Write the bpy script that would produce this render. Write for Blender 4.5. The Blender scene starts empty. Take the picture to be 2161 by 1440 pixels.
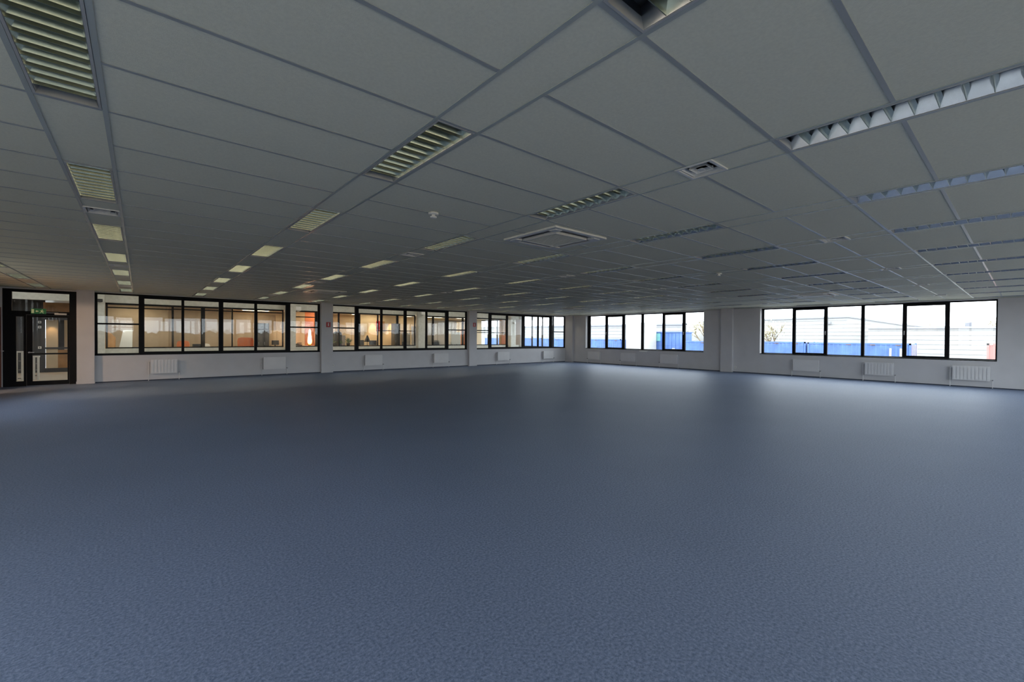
import bpy, bmesh, math, random
from mathutils import Vector, Matrix
random.seed(7)
sc = bpy.context.scene
COL = sc.collection
H = 2.781            # ceiling height
YL, XR, YB, XS = 18.25, 19.90, -3.5, -2.93   # glazed partition, outer wall, rear wall, side wall planes

# ------------------------------------------------------------------ camera
cam_d = bpy.data.cameras.new('camera'); cam = bpy.data.objects.new('camera', cam_d); COL.objects.link(cam)
R = Vector((0.7618306, -0.64774061, 0.00679963)); U = Vector((0.00103845, 0.0117181, 0.9999308)); Fw = Vector((0.64777547, 0.76177082, -0.00959985))
cam.matrix_world = Matrix(((R.x, U.x, -Fw.x, 0), (R.y, U.y, -Fw.y, 0), (R.z, U.z, -Fw.z, 1.484), (0, 0, 0, 1)))
cam_d.sensor_width = 36; cam_d.lens = 923.55/2161*36; cam_d.clip_start = .05; cam_d.clip_end = 600
sc.camera = cam
# ------------------------------------------------------------------ light
sc.view_settings.view_transform = 'Standard'; sc.view_settings.look = 'None'; sc.view_settings.gamma = 1
sc.view_settings.use_curve_mapping = False
sc.view_settings.exposure = 0.0
SKY = 6.4
w = bpy.data.worlds.new('overcast_sky'); sc.world = w; w.use_nodes = True
bg = w.node_tree.nodes['Background']; bg.inputs[0].default_value = (.90, .965, 1.04, 1); bg.inputs[1].default_value = SKY
sc.cycles.max_bounces = 14; sc.cycles.diffuse_bounces = 7; sc.cycles.glossy_bounces = 5; sc.cycles.transmission_bounces = 6; sc.cycles.transparent_max_bounces = 12
sc.cycles.caustics_reflective = False; sc.cycles.caustics_refractive = False; sc.cycles.sample_clamp_indirect = 6
sc.cycles.use_denoising = True; sc.cycles.use_adaptive_sampling = True; sc.cycles.adaptive_threshold = .02
def portal(loc, rot, sx, sz):
    l = bpy.data.lights.new('sky_portal', 'AREA'); l.shape = 'RECTANGLE'; l.size = sx; l.size_y = sz; l.cycles.is_portal = True
    o = bpy.data.objects.new('sky_portal', l); o.location = loc; o.rotation_euler = rot; COL.objects.link(o)
for xa, xb in ((-2.25, -.3), (.2, 6.8), (7.2, 13.8), (14.2, 19.7)):
    portal(((xa+xb)/2, YB-.3, 1.45), (math.radians(90), 0, 0), xb-xa, 2.62)
for ya, yb in ((-3.2, -.8), (.5, 7.3), (9.5, 16.7), (18.5, 28.4)):
    portal((XR+.5, (ya+yb)/2, 1.8), (math.radians(90), 0, math.radians(90)), yb-ya, 1.95)

for ya, yb, zc, hh in ((-3.0, 3.6, 1.45, 2.62), (4.1, 10.7, 2.37, .8), (11.2, 15.6, 1.8, 1.95)):
    portal((XS-.25, (ya+yb)/2, zc), (math.radians(90), 0, math.radians(-90)), yb-ya, hh)
# ------------------------------------------------------------------ materials
def mat(name, col, rough=.6, metal=0., noise=None, bump=0., bscale=200., spec=.5, coat=0, sheen=0, emit=None, mix=None):
    m = bpy.data.materials.new(name); m.use_nodes = True; nt = m.node_tree; b = nt.nodes['Principled BSDF']
    b.inputs['Base Color'].default_value = (*col, 1); b.inputs['Roughness'].default_value = rough; b.inputs['Metallic'].default_value = metal
    b.inputs['Specular IOR Level'].default_value = spec
    if sheen: b.inputs['Sheen Weight'].default_value = sheen; b.inputs['Sheen Roughness'].default_value = .5; b.inputs['Sheen Tint'].default_value = (*[min(1, x*4.2) for x in col], 1)
    if emit: b.inputs['Emission Color'].default_value = (*emit[0], 1); b.inputs['Emission Strength'].default_value = emit[1]
    tc = nt.nodes.new('ShaderNodeTexCoord')
    if noise:                                   # (scale, contrast 0..1, [second colour])
        n = nt.nodes.new('ShaderNodeTexNoise'); n.inputs['Scale'].default_value = noise[0]; n.inputs['Detail'].default_value = 4
        nt.links.new(tc.outputs['Object'], n.inputs['Vector'])
        r = nt.nodes.new('ShaderNodeValToRGB'); c = noise[1]
        r.color_ramp.elements[0].position = .3; r.color_ramp.elements[1].position = .7
        c2 = noise[2] if len(noise) > 2 else tuple(x*(1-c) for x in col)
        r.color_ramp.elements[0].color = (*c2, 1); r.color_ramp.elements[1].color = (*[min(1, x*(1+c*.6)) for x in col], 1)
        nt.links.new(n.outputs['Fac'], r.inputs['Fac']); nt.links.new(r.outputs['Color'], b.inputs['Base Color'])
    if bump:
        n2 = nt.nodes.new('ShaderNodeTexNoise'); n2.inputs['Scale'].default_value = bscale; n2.inputs['Detail'].default_value = 3
        nt.links.new(tc.outputs['Object'], n2.inputs['Vector'])
        bp = nt.nodes.new('ShaderNodeBump'); bp.inputs['Strength'].default_value = bump; bp.inputs['Distance'].default_value = .004
        nt.links.new(n2.outputs['Fac'], bp.inputs['Height']); nt.links.new(bp.outputs['Normal'], b.inputs['Normal'])
    return m
def emat(name, col, s):
    m = bpy.data.materials.new(name); m.use_nodes = True; nt = m.node_tree; nt.nodes.clear()
    e = nt.nodes.new('ShaderNodeEmission'); e.inputs[0].default_value = (*col, 1); e.inputs[1].default_value = s
    o = nt.nodes.new('ShaderNodeOutputMaterial'); nt.links.new(e.outputs[0], o.inputs[0]); return m
def glassmat(name, tint, k):
    m = bpy.data.materials.new(name); m.use_nodes = True; nt = m.node_tree; nt.nodes.clear()
    t = nt.nodes.new('ShaderNodeBsdfTransparent'); t.inputs[0].default_value = (*tint, 1)
    g = nt.nodes.new('ShaderNodeBsdfGlossy'); g.inputs['Roughness'].default_value = 0.0
    ge = nt.nodes.new('ShaderNodeNewGeometry')          # Schlick reflectance, the same on both faces of the thin pane
    def mth(op, a, b=None):
        n = nt.nodes.new('ShaderNodeMath'); n.operation = op
        for i, v in enumerate((a, b)):
            if v is None: continue
            if isinstance(v, (int, float)): n.inputs[i].default_value = v
            else: nt.links.new(v, n.inputs[i])
        return n.outputs[0]
    dt = nt.nodes.new('ShaderNodeVectorMath'); dt.operation = 'DOT_PRODUCT'
    nt.links.new(ge.outputs['Incoming'], dt.inputs[0]); nt.links.new(ge.outputs['Normal'], dt.inputs[1])
    p5 = mth('POWER', mth('SUBTRACT', 1.0, mth('ABSOLUTE', dt.outputs['Value'])), 5.0)
    fac = mth('ADD', mth('MULTIPLY', p5, 1-k), k)
    x = nt.nodes.new('ShaderNodeMixShader'); o = nt.nodes.new('ShaderNodeOutputMaterial')
    nt.links.new(fac, x.inputs[0]); nt.links.new(t.outputs[0], x.inputs[1]); nt.links.new(g.outputs[0], x.inputs[2]); nt.links.new(x.outputs[0], o.inputs[0])
    return m
M = {}
M['plaster'] = mat('wall_plaster', (.555, .555, .575), .55, noise=(2.5, .04), bump=.15, bscale=120)
M['tile'] = mat('mineral_fibre_tile', (.745, .735, .60), .8, noise=(60, .05), bump=.25, bscale=180, spec=.2)
M['rail'] = mat('painted_steel_rail', (.43, .46, .43), .25, spec=.8)
M['cross'] = mat('painted_cross_rail', (.36, .38, .375), .28, spec=.6)
M['black'] = mat('black_aluminium', (.006, .006, .007), .5, noise=(8, .1), spec=.12)
M['white_metal'] = mat('white_enamel', (.66, .66, .67), .35, noise=(5, .03))
M['fitting'] = mat('grey_fitting', (.25, .25, .26), .4, .6)
M['alu'] = mat('anodised_reflector', (.44, .47, .52), .2, 1., noise=(14, .12))
M['louvre'] = mat('louvre_blade_metal', (.47, .495, .37), .24, 1., noise=(20, .15))
M['housing'] = mat('dark_housing', (.10, .10, .095), .5, noise=(10, .1))
M['frame_metal'] = mat('light_frame_metal', (.52, .52, .50), .4, .3)
M['tube'] = mat('lamp_tube_glass', (.80, .78, .74), .25)
M['plastic'] = mat('white_plastic', (.72, .72, .69), .4, noise=(30, .03))
M['darkslot'] = mat('dark_slot', (.02, .021, .022), .6)
M['grille'] = mat('filter_grille', (.60, .61, .56), .6, noise=(90, .1))
M['red'] = mat('red_sign', (.42, .012, .02), .4, noise=(9, .08))
M['signwhite'] = mat('sign_white', (.75, .72, .70), .4)
M['paper'] = mat('paper_white', (.8, .8, .78), .7, noise=(12, .03))
M['glass'] = glassmat('window_glass', (.975, .985, .98), .021)
M['sidewood'] = mat('reddish_wood', (.24, .085, .055), .5, noise=(6, .3))
# carpet: flecked blue grey loop pile
cm = mat('carpet_blue_grey', (.098, .135, .195), .55, spec=.55, sheen=.05); cm.node_tree.nodes['Principled BSDF'].inputs['Specular Tint'].default_value = (.50, .74, 1.0, 1)
nt = cm.node_tree; b = nt.nodes['Principled BSDF']; tc = nt.nodes['Texture Coordinate']
n1 = nt.nodes.new('ShaderNodeTexNoise'); n1.inputs['Scale'].default_value = 62; n1.inputs['Detail'].default_value = 5; n1.inputs['Roughness'].default_value = .7
n2 = nt.nodes.new('ShaderNodeTexNoise'); n2.inputs['Scale'].default_value = .9; n2.inputs['Detail'].default_value = 3
r1 = nt.nodes.new('ShaderNodeValToRGB'); r1.color_ramp.elements[0].position = .34; r1.color_ramp.elements[1].position = .66
r1.color_ramp.elements[0].color = (.060, .083, .138, 1); r1.color_ramp.elements[1].color = (.200, .236, .345, 1)
r2 = nt.nodes.new('ShaderNodeMapRange'); r2.inputs['To Min'].default_value = .9; r2.inputs['To Max'].default_value = 1.1
mx = nt.nodes.new('ShaderNodeMix'); mx.data_type = 'RGBA'; mx.blend_type = 'MULTIPLY'; mx.inputs[0].default_value = 1
for n in (n1, n2): nt.links.new(tc.outputs['Object'], n.inputs['Vector'])
nt.links.new(n1.outputs['Fac'], r1.inputs['Fac']); nt.links.new(n2.outputs['Fac'], r2.inputs['Value'])
nt.links.new(r1.outputs['Color'], mx.inputs[6]); nt.links.new(r2.outputs['Result'], mx.inputs[7]); nt.links.new(mx.outputs[2], b.inputs['Base Color'])
bp = nt.nodes.new('ShaderNodeBump'); bp.inputs['Strength'].default_value = .6; bp.inputs['Distance'].default_value = .006
nt.links.new(n1.outputs['Fac'], bp.inputs['Height']); nt.links.new(bp.outputs['Normal'], b.inputs['Normal'])
M['carpet'] = cm

M['baseshadow'] = mat('base_shadow_navy', (.03, .04, .065), .8, noise=(60, .3))  # navy for the painted shadow line under the walls
# ------------------------------------------------------------------ mesh helpers
class MB:
    def __init__(s): s.v = []; s.f = []; s.sm = []
    def add(s, vs, fs, smooth=False):
        o = len(s.v); s.v += [tuple(p) for p in vs]
        s.f += [tuple(i+o for i in f) for f in fs]; s.sm += [smooth]*len(fs); return s
    def box(s, x0, x1, y0, y1, z0, z1):
        x0, x1 = sorted((x0, x1)); y0, y1 = sorted((y0, y1)); z0, z1 = sorted((z0, z1))
        return s.add([(x0,y0,z0),(x1,y0,z0),(x1,y1,z0),(x0,y1,z0),(x0,y0,z1),(x1,y0,z1),(x1,y1,z1),(x0,y1,z1)],
                     [(0,3,2,1),(4,5,6,7),(0,1,5,4),(1,2,6,5),(2,3,7,6),(3,0,4,7)])
    def bev(s, x0, x1, y0, y1, z0, z1, b=.01):
        """box with chamfered edges"""
        bm = bmesh.new(); bmesh.ops.create_cube(bm, size=1)
        for v in bm.verts: v.co = Vector(((x0+x1)/2+v.co.x*abs(x1-x0), (y0+y1)/2+v.co.y*abs(y1-y0), (z0+z1)/2+v.co.z*abs(z1-z0)))
        bmesh.ops.bevel(bm, geom=list(bm.edges), offset=b, segments=1, affect='EDGES')
        bm.verts.index_update(); s.add([v.co[:] for v in bm.verts], [[v.index for v in f.verts] for f in bm.faces]); bm.free(); return s
    def prism(s, pts, axis, a0, a1, smooth=False):
        """polygon (p,q) extruded along axis: 'x' -> (a,p,q), 'y' -> (p,a,q), 'z' -> (p,q,a)"""
        n = len(pts)
        mk = {'x': lambda a,p,q: (a,p,q), 'y': lambda a,p,q: (p,a,q), 'z': lambda a,p,q: (p,q,a)}[axis]
        vs = [mk(a0,p,q) for p,q in pts]+[mk(a1,p,q) for p,q in pts]
        fs = [(i,(i+1)%n,(i+1)%n+n,i+n) for i in range(n)]
        s.add(vs, fs, smooth); return s.add(vs, [tuple(range(n))[::-1], tuple(range(n,2*n))])
    def tube(s, p0, p1, r0, r1=None, n=8):
        p0, p1 = Vector(p0), Vector(p1); r1 = r0 if r1 is None else r1
        d = (p1-p0).normalized(); a = d.orthogonal().normalized(); b = d.cross(a)
        vs = []
        for p, r in ((p0,r0),(p1,r1)):
            for i in range(n):
                t = 2*math.pi*i/n; vs.append(p+(a*math.cos(t)+b*math.sin(t))*r)
        s.add(vs, [(i,(i+1)%n,(i+1)%n+n,i+n) for i in range(n)], True)
        return s.add(vs, [tuple(range(n))[::-1], tuple(range(n,2*n))])
    def lathe(s, prof, cx, cy, n=20):
        vs = []; m = len(prof)
        for i in range(n):
            t = 2*math.pi*i/n
            vs += [(cx+r*math.cos(t), cy+r*math.sin(t), z) for r, z in prof]
        fs = [(i*m+j, ((i+1)%n)*m+j, ((i+1)%n)*m+j+1, i*m+j+1) for i in range(n) for j in range(m-1)]
        return s.add(vs, fs, True)
    def mesh(s, name, m):
        me = bpy.data.meshes.new(name); me.from_pydata(s.v, [], s.f); me.materials.append(m)
        me.polygons.foreach_set('use_smooth', s.sm)
        bm = bmesh.new(); bm.from_mesh(me); bmesh.ops.recalc_face_normals(bm, faces=bm.faces); bm.to_mesh(me); bm.free()
        return me
    def build(s, name, m, parent=None, kind=None):
        return link(name, s.mesh(name, m), parent, kind=kind)
def link(name, me, parent=None, loc=None, rz=0, kind=None):
    o = bpy.data.objects.new(name, me); COL.objects.link(o)
    if parent is not None: o.parent = parent
    if loc: o.location = loc
    if rz: o.rotation_euler = (0, 0, rz)
    if kind: o['kind'] = kind
    return o
def tag(o, label, cat, group=None):
    o['label'] = label; o['category'] = cat
    if group: o['group'] = group
    return o
def thing(name, label, cat, loc=(0,0,0), rz=0, group=None):
    return tag(link(name, None, None, loc, rz), label, cat, group)
def struct(name, loc=(0,0,0)):
    return link(name, None, None, loc, kind='structure')
def copy_tree(o, parent=None):
    c = o.copy(); COL.objects.link(c); c.parent = parent
    for ch in list(o.children): copy_tree(ch, c)
    return c
ORD = ['first','second','third','fourth','fifth','sixth','seventh','eighth','ninth','tenth','eleventh','twelfth','thirteenth']

# ------------------------------------------------------------------ floor
o = MB().box(XS-.3, XR+.35, YB-.35, YL+.12, -.12, 0).build('floor', M['carpet'], kind='structure')

# ------------------------------------------------------------------ walls (a = along, d = depth outward)
def L(x0, x1, d0, d1, z0, z1): return (x0, x1, YL+d0, YL+d1, z0, z1)
def Rr(y0, y1, d0, d1, z0, z1): return (XR+d0, XR+d1, y0, y1, z0, z1)
def Bk(x0, x1, d0, d1, z0, z1): return (x0, x1, YB-d1, YB-d0, z0, z1)
SILL = .84; TOP = 2.745
def wall(name, fn, a0, a1, openings, thick, piers=(), pier_d=.13, material='plaster', ztop=H+.25):
    w_ = MB()
    cur = a0
    for (p, q, zb, zt) in openings:
        w_.box(*fn(cur, p, 0, thick, 0, ztop))
        if zb > .01: w_.box(*fn(p, q, 0, thick, 0, zb))
        w_.box(*fn(p, q, 0, thick, zt, ztop)); cur = q
    w_.box(*fn(cur, a1, 0, thick, 0, ztop))
    wo = w_.build(name, M[material], kind='structure')
    for (p, q) in piers: MB().box(*fn(p, q, -pier_d, .0, 0, H+.02)).build('pillar', M[material], kind='structure')
    return wo
LB = [(-1.04, 5.47), (5.93, 12.55), (13.08, 19.80)]
wl = wall('wall_left', L, XS-.3, XR+.3, [(-2.88, -1.42, 0, 2.73)]+[(a, b_, SILL, TOP) for a, b_ in LB], .12, [(-1.42, -1.04), (5.49, 5.93), (12.60, 13.06)])
RB = [(.58, 7.26), (9.70, 16.72)]
wr = wall('wall_right', Rr, YB-.3, YL, [(-3.2, -.8, SILL, TOP), (.58, 7.28, SILL, TOP), (9.70, 16.74, SILL, TOP)], .32, [(-.75, -.3), (8.36, 8.86), (17.66, YL)])
BB = [(-2.25, -.35), (.2, 6.8), (7.25, 13.8), (14.25, 19.6)]
wb = wall('wall_back', Bk, XS-.3, XR+.3, [(a, b_, .15, TOP) for a, b_ in BB], .3)
SB = [(-3.0, 3.6, .15), (4.1, 10.7, 2.0), (11.2, 15.6, .84)]  # unseen side windows, added and given sill heights for the floor light
def Sd(y0, y1, d0, d1, z0, z1): return (XS-d1, XS-d0, y0, y1, z0, z1)
ws = wall('wall_side', Sd, YB, YL, [(a, b_, c, TOP) for a, b_, c in SB]+[(16.1, 17.25, 0, 2.42)], .15)
# skirtings
bsm = M['plaster']
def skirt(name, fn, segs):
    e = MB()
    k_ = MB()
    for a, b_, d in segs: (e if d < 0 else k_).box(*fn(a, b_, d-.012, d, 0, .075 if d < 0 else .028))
    o_ = e.build(name, bsm, kind='structure'); k_.build('base_shadow_strip', M['baseshadow'], o_); return o_  # thin dark strip paints the shadow where carpet meets wall
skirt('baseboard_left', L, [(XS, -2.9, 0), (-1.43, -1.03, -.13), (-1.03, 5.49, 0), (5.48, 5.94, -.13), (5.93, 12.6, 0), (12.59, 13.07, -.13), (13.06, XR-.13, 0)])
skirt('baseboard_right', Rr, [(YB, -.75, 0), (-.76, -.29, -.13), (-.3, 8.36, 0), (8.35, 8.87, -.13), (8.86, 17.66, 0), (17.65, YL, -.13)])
# dark shadow-gap trim where the ceiling meets the outer and glazed walls
MB().box(*Rr(YB, YL, -.018, 0, H-.022, H)).build('trim_1', M['rail'], kind='structure')
MB().box(*L(XS, XR, -.018, 0, H-.018, H)).build('trim_2', M['rail'], kind='structure')

# ------------------------------------------------------------------ windows
def panes_frame(fn, a0, a1, glass, z0, z1, d, sash=(), crossbar=(), sill_d=0.0, wname='window_1', depth=.07):
    root = struct(wname)
    f = MB().box(*fn(a0, a1, d, d+depth, z1-.05, z1)).box(*fn(a0, a1, d, d+depth, z0, z0+.05))
    f.box(*fn(a0, min(glass[0])-.0, d, d+depth, z0, z1)).box(*fn(max(glass[-1]), a1, d, d+depth, z0, z1))
    f.build('window_frame', M['black'], root)
    for i in range(len(glass)-1):
        MB().box(*fn(glass[i][1], glass[i+1][0], d-.008, d+depth+.005, z0+.01, z1-.01)).build('mullion', M['black'], root)
    for i, (p, q) in enumerate(glass):
        zb, zt = (z0+.09, z1-.12) if i in sash else (z0+.045, z1-.045)
        pn = MB().box(*fn(p-.01, q+.01, d+.03, d+.038, zb-.01, zt+.01)).build('pane', M['glass'], root)
        if i in sash:
            MB().box(*fn(p, q, d-.012, d+.06, z0+.04, zb)).box(*fn(p, q, d-.012, d+.06, zt, z1-.04)).box(*fn(p-.02, p+.012, d-.012, d+.06, z0+.04, z1-.04)).box(*fn(q-.012, q+.02, d-.012, d+.06, z0+.04, z1-.04)).build('sash_frame', M['black'], root)
        if i in crossbar: MB().box(*fn(p, q, d-.004, d+.06, 1.775, 1.825)).build('crossbar', M['black'], root)
    MB().box(*fn(a0, a1, -sill_d, d+.02, z0-.012, z0+.018)).build('window_sill', M['black'], root)
    return root
G1 = [(-.98,-.03),(.10,1.07),(1.12,2.11),(2.22,3.20),(3.26,4.24),(4.39,5.40)]
G2 = [(5.96,6.88),(7.02,8.01),(8.08,9.12),(9.23,10.23),(10.29,11.30),(11.47,12.47)]
G3 = [(13.12,13.95),(14.10,15.14),(15.22,16.30),(16.46,17.49),(17.55,18.47),(18.67,19.72)]
for i, (g, ab) in enumerate(zip((G1, G2, G3), LB)):
    panes_frame(L, ab[0], ab[1], g, SILL, TOP, .02, sash=(1,2,3,4), crossbar=(0,5), sill_d=.015, wname='window_%d' % (i+1))
k_ = 1.012
def handle(root, y, z, d):
    MB().box(*Rr(y-.012, y+.012, d-.03, d-.012, z-.02, z+.03)).box(*Rr(y-.01, y+.01, d-.045, d-.03, z-.11, z+.02)).build('handle', M['white_metal'], root)
Ga = [(.62,1.63),(1.73,2.69),(2.79,3.83),(3.93,4.96),(5.06,6.04),(6.14,7.20)]
Gb = [(9.76,10.71),(10.84,11.80),(11.92,13.01),(13.15,14.18),(14.33,15.33),(15.48,16.57)]
wa = panes_frame(Rr, .58, 7.28, Ga, SILL, TOP, .20, sash=(1,4), wname='window_4'); handle(wa, 5.02, 1.75, .2); handle(wa, 2.74, 1.75, .2)
wb2 = panes_frame(Rr, 9.70, 16.74, Gb, SILL, TOP, .20, sash=(1,4), wname='window_5'); handle(wb2, 10.78, 1.75, .2); handle(wb2, 15.4, 1.75, .2)
panes_frame(Rr, -3.2, -.8, [(-3.14,-2.45),(-2.35,-1.68),(-1.58,-.86)], SILL, TOP, .2, sash=(1,), wname='window_6')
for i, (a, b_) in enumerate(BB):
    n = max(2, round((b_-a)/1.1)); st = (b_-a)/n
    panes_frame(Bk, a, b_, [(a+st*j+.05, a+st*(j+1)-.05) for j in range(n)], .15, TOP, .18, sash=(1,), wname='window_%d' % (7+i))
for i, (a, b_, c) in enumerate(SB):
    panes_frame(Sd, a, b_, [(a+1.1*j+.05, a+1.1*(j+1)-.05) for j in range(round((b_-a)/1.1))], c, TOP, .05, wname='window_%d' % (16+i))
# ------------------------------------------------------------------ glazed entrance door in the left wall
dr = struct('door_1')
f = MB().box(*L(-2.88,-2.71,.0,.09,0,2.73)).box(*L(-1.58,-1.42,.0,.09,0,2.73)).box(*L(-2.71,-1.58,.0,.09,2.65,2.73)).box(*L(-2.71,-1.58,.0,.09,2.02,2.12))
f.build('door_frame', M['black'], dr)
MB().box(*L(-2.71,-1.58,.04,.048,2.12,2.65)).build('transom_pane', M['glass'], dr)
f = MB().box(*L(-2.71,-2.63,.0,.06,0,2.02)).box(*L(-2.49,-2.44,.0,.06,0,2.02)).box(*L(-2.63,-2.49,.0,.06,0,.14)).box(*L(-2.63,-2.49,.0,.06,1.96,2.02))
sl = f.build('side_leaf', M['black'], dr)
MB().box(*L(-2.63,-2.49,.028,.036,.14,1.96)).build('pane', M['glass'], sl)
f = MB().box(*L(-2.43,-2.32,-.01,.05,.01,2.01)).box(*L(-1.62,-1.585,-.01,.05,.01,2.01)).box(*L(-2.32,-1.62,-.01,.05,.01,.13)).box(*L(-2.32,-1.62,-.01,.05,1.95,2.01)).box(*L(-2.32,-1.62,-.006,.046,.885,.925))
dl = f.build('door_leaf', M['black'], dr)
MB().box(*L(-2.32,-1.62,.018,.026,.13,.885)).build('lower_pane', M['glass'], dl)
MB().box(*L(-2.32,-1.62,.018,.026,.925,1.95)).build('upper_pane', M['glass'], dl)
MB().tube((-2.38,YL-.06,.95),(-2.38,YL-.01,.95),.02).tube((-2.38,YL-.06,.95),(-2.28,YL-.06,.95),.011).build('door_handle', M['white_metal'], dl)
cl = MB().bev(*L(-1.88,-1.63,-.07,-.012,2.03,2.075),.008).box(*L(-2.05,-1.8,-.05,-.04,2.078,2.088)).build('door_closer', M['frame_metal'], dr)
# side opening with the brown leaf folded back
d2 = struct('door_2')
MB().box(XS-.17,XS+.02,16.05,16.1,0,2.47).box(XS-.17,XS+.02,17.25,17.3,0,2.47).box(XS-.17,XS+.02,16.05,17.3,2.42,2.47).build('door_frame', M['sidewood'], d2)
lf = MB().bev(0,.04,0,.86,.01,2.2,.004).build('door_leaf', M['sidewood'], d2); lf.location = (XS+.004, 17.3, 0)
MB().tube((.04,.78,1.0),(.09,.78,1.0),.012).tube((.09,.78,1.0),(.09,.66,1.0),.01).build('door_handle', M['white_metal'], lf)

# ------------------------------------------------------------------ ceiling
ce = struct('ceiling')
MB().box(XS-.3, XR+.3, YB-.3, YL+.1, H+.16, H+.25).build('ceiling_deck', M['plastic'], ce)
U0, P, BW, CU = 2.288, 1.8, .30, .6
X0 = 1.348
NB = range(-3, 11)                      # bands
rows = range(-10, 27)                   # cell rows
def lum_at(k, u): return (u % 4) in (0, 1) and -10 <= u
LUMS = []
for k in NB:
    for u in rows:
        if u % 4 == 0 and k >= -2 and u+2 <= 27 and U0+CU*u > YB-.2 and X0+P*k+BW < XR: LUMS.append((k, u))
vents = [(k, U0+CU*uu) for k in (-1, 1, 3, 5, 7, 9) for uu in (-1.08, 6.78, 14.8, 22.55)]
acs = [(4.15, 4.03), (15.0, 4.03), (4.15, 13.4), (15.0, 13.4)]
lumset = set(LUMS)
tiles = []
for k in NB:
    bx0 = X0+P*k; bx1 = bx0+BW; px1 = bx0+P
    for u in rows:
        y0 = U0+CU*u; y1 = y0+CU
        for (xa, xb, band) in ((bx0, bx1, True), (bx1, px1, False)):
            xa_, xb_ = max(xa, XS), min(xb, XR); ya, yb = max(y0, YB), min(y1, YL)
            if xb_-xa_ < .03 or yb-ya < .03: continue
            if band:
                if u % 2: continue
                if (k, u) in lumset: continue
                y1b = y0+2*CU; yb = min(y1b, YL)
                vy = [v for q, v in vents if q == k and y0 < v < y1b]
                if vy:
                    if vy[0]-.14-ya > .03: tiles.append((xa_, xb_, ya, vy[0]-.14))
                    if yb-vy[0]-.14 > .03: tiles.append((xa_, xb_, vy[0]+.14, yb))
                else: tiles.append((xa_, xb_, ya, yb))
                continue
            if not band and any(xa < ax < xb and y0 < ay+.4 and y1 > ay-.4 for ax, ay in acs): 
                for ax, ay in acs:       # planks cut round the cassette body
                    if xa < ax < xb and y0 < ay+.4 and y1 > ay-.4:
                        tiles.append((xa_, ax-.4, ya, yb)); tiles.append((ax+.4, xb_, ya, yb))
                        if ya < ay-.4: tiles.append((ax-.4, ax+.4, ya, ay-.4))
                        if yb > ay+.4: tiles.append((ax-.4, ax+.4, ay+.4, yb))
                continue
            tiles.append((xa_, xb_, ya, yb))
def seen(t):
    c = Vector(((t[0]+t[1])/2, (t[2]+t[3])/2, H)) - Vector((0,0,1.484)); dpt = c.dot(Fw)
    if dpt < .6: return 0
    x, y = 923.55*c.dot(R)/dpt, 923.55*c.dot(U)/dpt
    if abs(x) > 1350 or y > 1000: return 0
    return (t[1]-t[0])*(t[3]-t[2])/dpt**3
tiles.sort(key=lambda t: -seen(t))
cache = {}
for t in tiles[:299]:
    key = (round(t[1]-t[0], 3), round(t[3]-t[2], 3))
    if key not in cache:
        hx, hy = key[0]/2-.003, key[1]/2-.003
        cache[key] = MB().box(-hx, hx, -hy, hy, .0045, .019).mesh('ceiling_tile', M['tile'])
    link('ceiling_tile', cache[key], ce, ((t[0]+t[1])/2, (t[2]+t[3])/2, H))
mb = MB()
for t in tiles[299:]: mb.box(t[0]+.003, t[1]-.003, t[2]+.003, t[3]-.003, H+.0045, H+.019)
mb.build('ceiling_tile_field', M['tile'], ce, kind='stuff')
# rails: main runners along the bands, cross rails between the tile rows
for k in NB:
    for x in (X0+P*k, X0+P*k+BW):
        if XS < x < XR-.05: MB().box(x-.012, x+.012, YB, YL, H, H+.004).build('main_rail', M['rail'], ce)
for u in rows:
    y = U0+CU*u
    if not YB < y < YL: continue
    mb = MB()
    for k in NB:
        xa, xb = max(X0+P*k+BW+.012, XS), min(X0+P*(k+1)-.012, XR)
        cuts = [ax for ax, ay in acs if xa < ax < xb and abs(y-ay) < .46]
        if cuts:
            mb.box(xa, cuts[0]-.47, y-.012, y+.012, H+.0005, H+.0042); mb.box(cuts[0]+.47, xb, y-.012, y+.012, H+.0005, H+.0042)
        elif xb > xa: mb.box(xa, xb, y-.012, y+.012, H+.0005, H+.0042)
        xa, xb = X0+P*k+.012, X0+P*k+BW-.012
        if xa > XS and xb < XR and u % 2 == 0:
            mb.box(xa, xb, y-.012, y+.012, H+.0005, H+.0042)
    mb.build('cross_rail', M['cross'], ce)

# ------------------------------------------------------------------ luminaires (1.2 x 0.3 recessed, two channels, eleven cells each)
def ring(mb, hx, hy, wd, z0, z1):
    mb.box(-hx, hx, -hy, -hy+wd, z0, z1).box(-hx, hx, hy-wd, hy, z0, z1).box(-hx, -hx+wd, -hy+wd, hy-wd, z0, z1).box(hx-wd, hx, -hy+wd, hy-wd, z0, z1); return mb
hx, hy = .136, .586
frame_me = ring(MB(), hx, hy, .012, -.0015, .05).mesh('light_frame', M['frame_metal'])
g = MB().box(-hx+.001, hx-.001, -hy+.001, hy-.001, .10, .104)
for s in (-1, 1): g.box(s*(hx-.001), s*(hx-.003), -hy+.001, hy-.001, .05, .10).box(-hx, hx, s*(hy-.001), s*(hy-.003), .05, .10)
hous_me = g.mesh('housing', M['housing'])
g = MB()
for s in (-1, 1): g.prism([(s*(hx-.012), .002), (s*(hx-.014), .002), (s*(hx-.045), .085), (s*(hx-.04), .085)], 'y', -hy+.012, hy-.012)
side_me = g.mesh('side_reflector', M['alu'])
tube_me = MB().tube((0,-.56,0),(0,.56,0),.013,n=10).mesh('lamp_tube', M['tube'])
bl = [(-.002,.003),(.002,.003),(.004,.020),(.016,.052),(-.016,.052),(-.004,.020)]
blade_me = MB().prism(bl, 'x', -.122, .122).mesh('blade', M['louvre'])
BY = [-.574+1.148*(i+1)/11 for i in range(10)]
g = MB()
for y in BY: g.prism([(p+y, q) for p, q in bl], 'x', -.122, .122)
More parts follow.
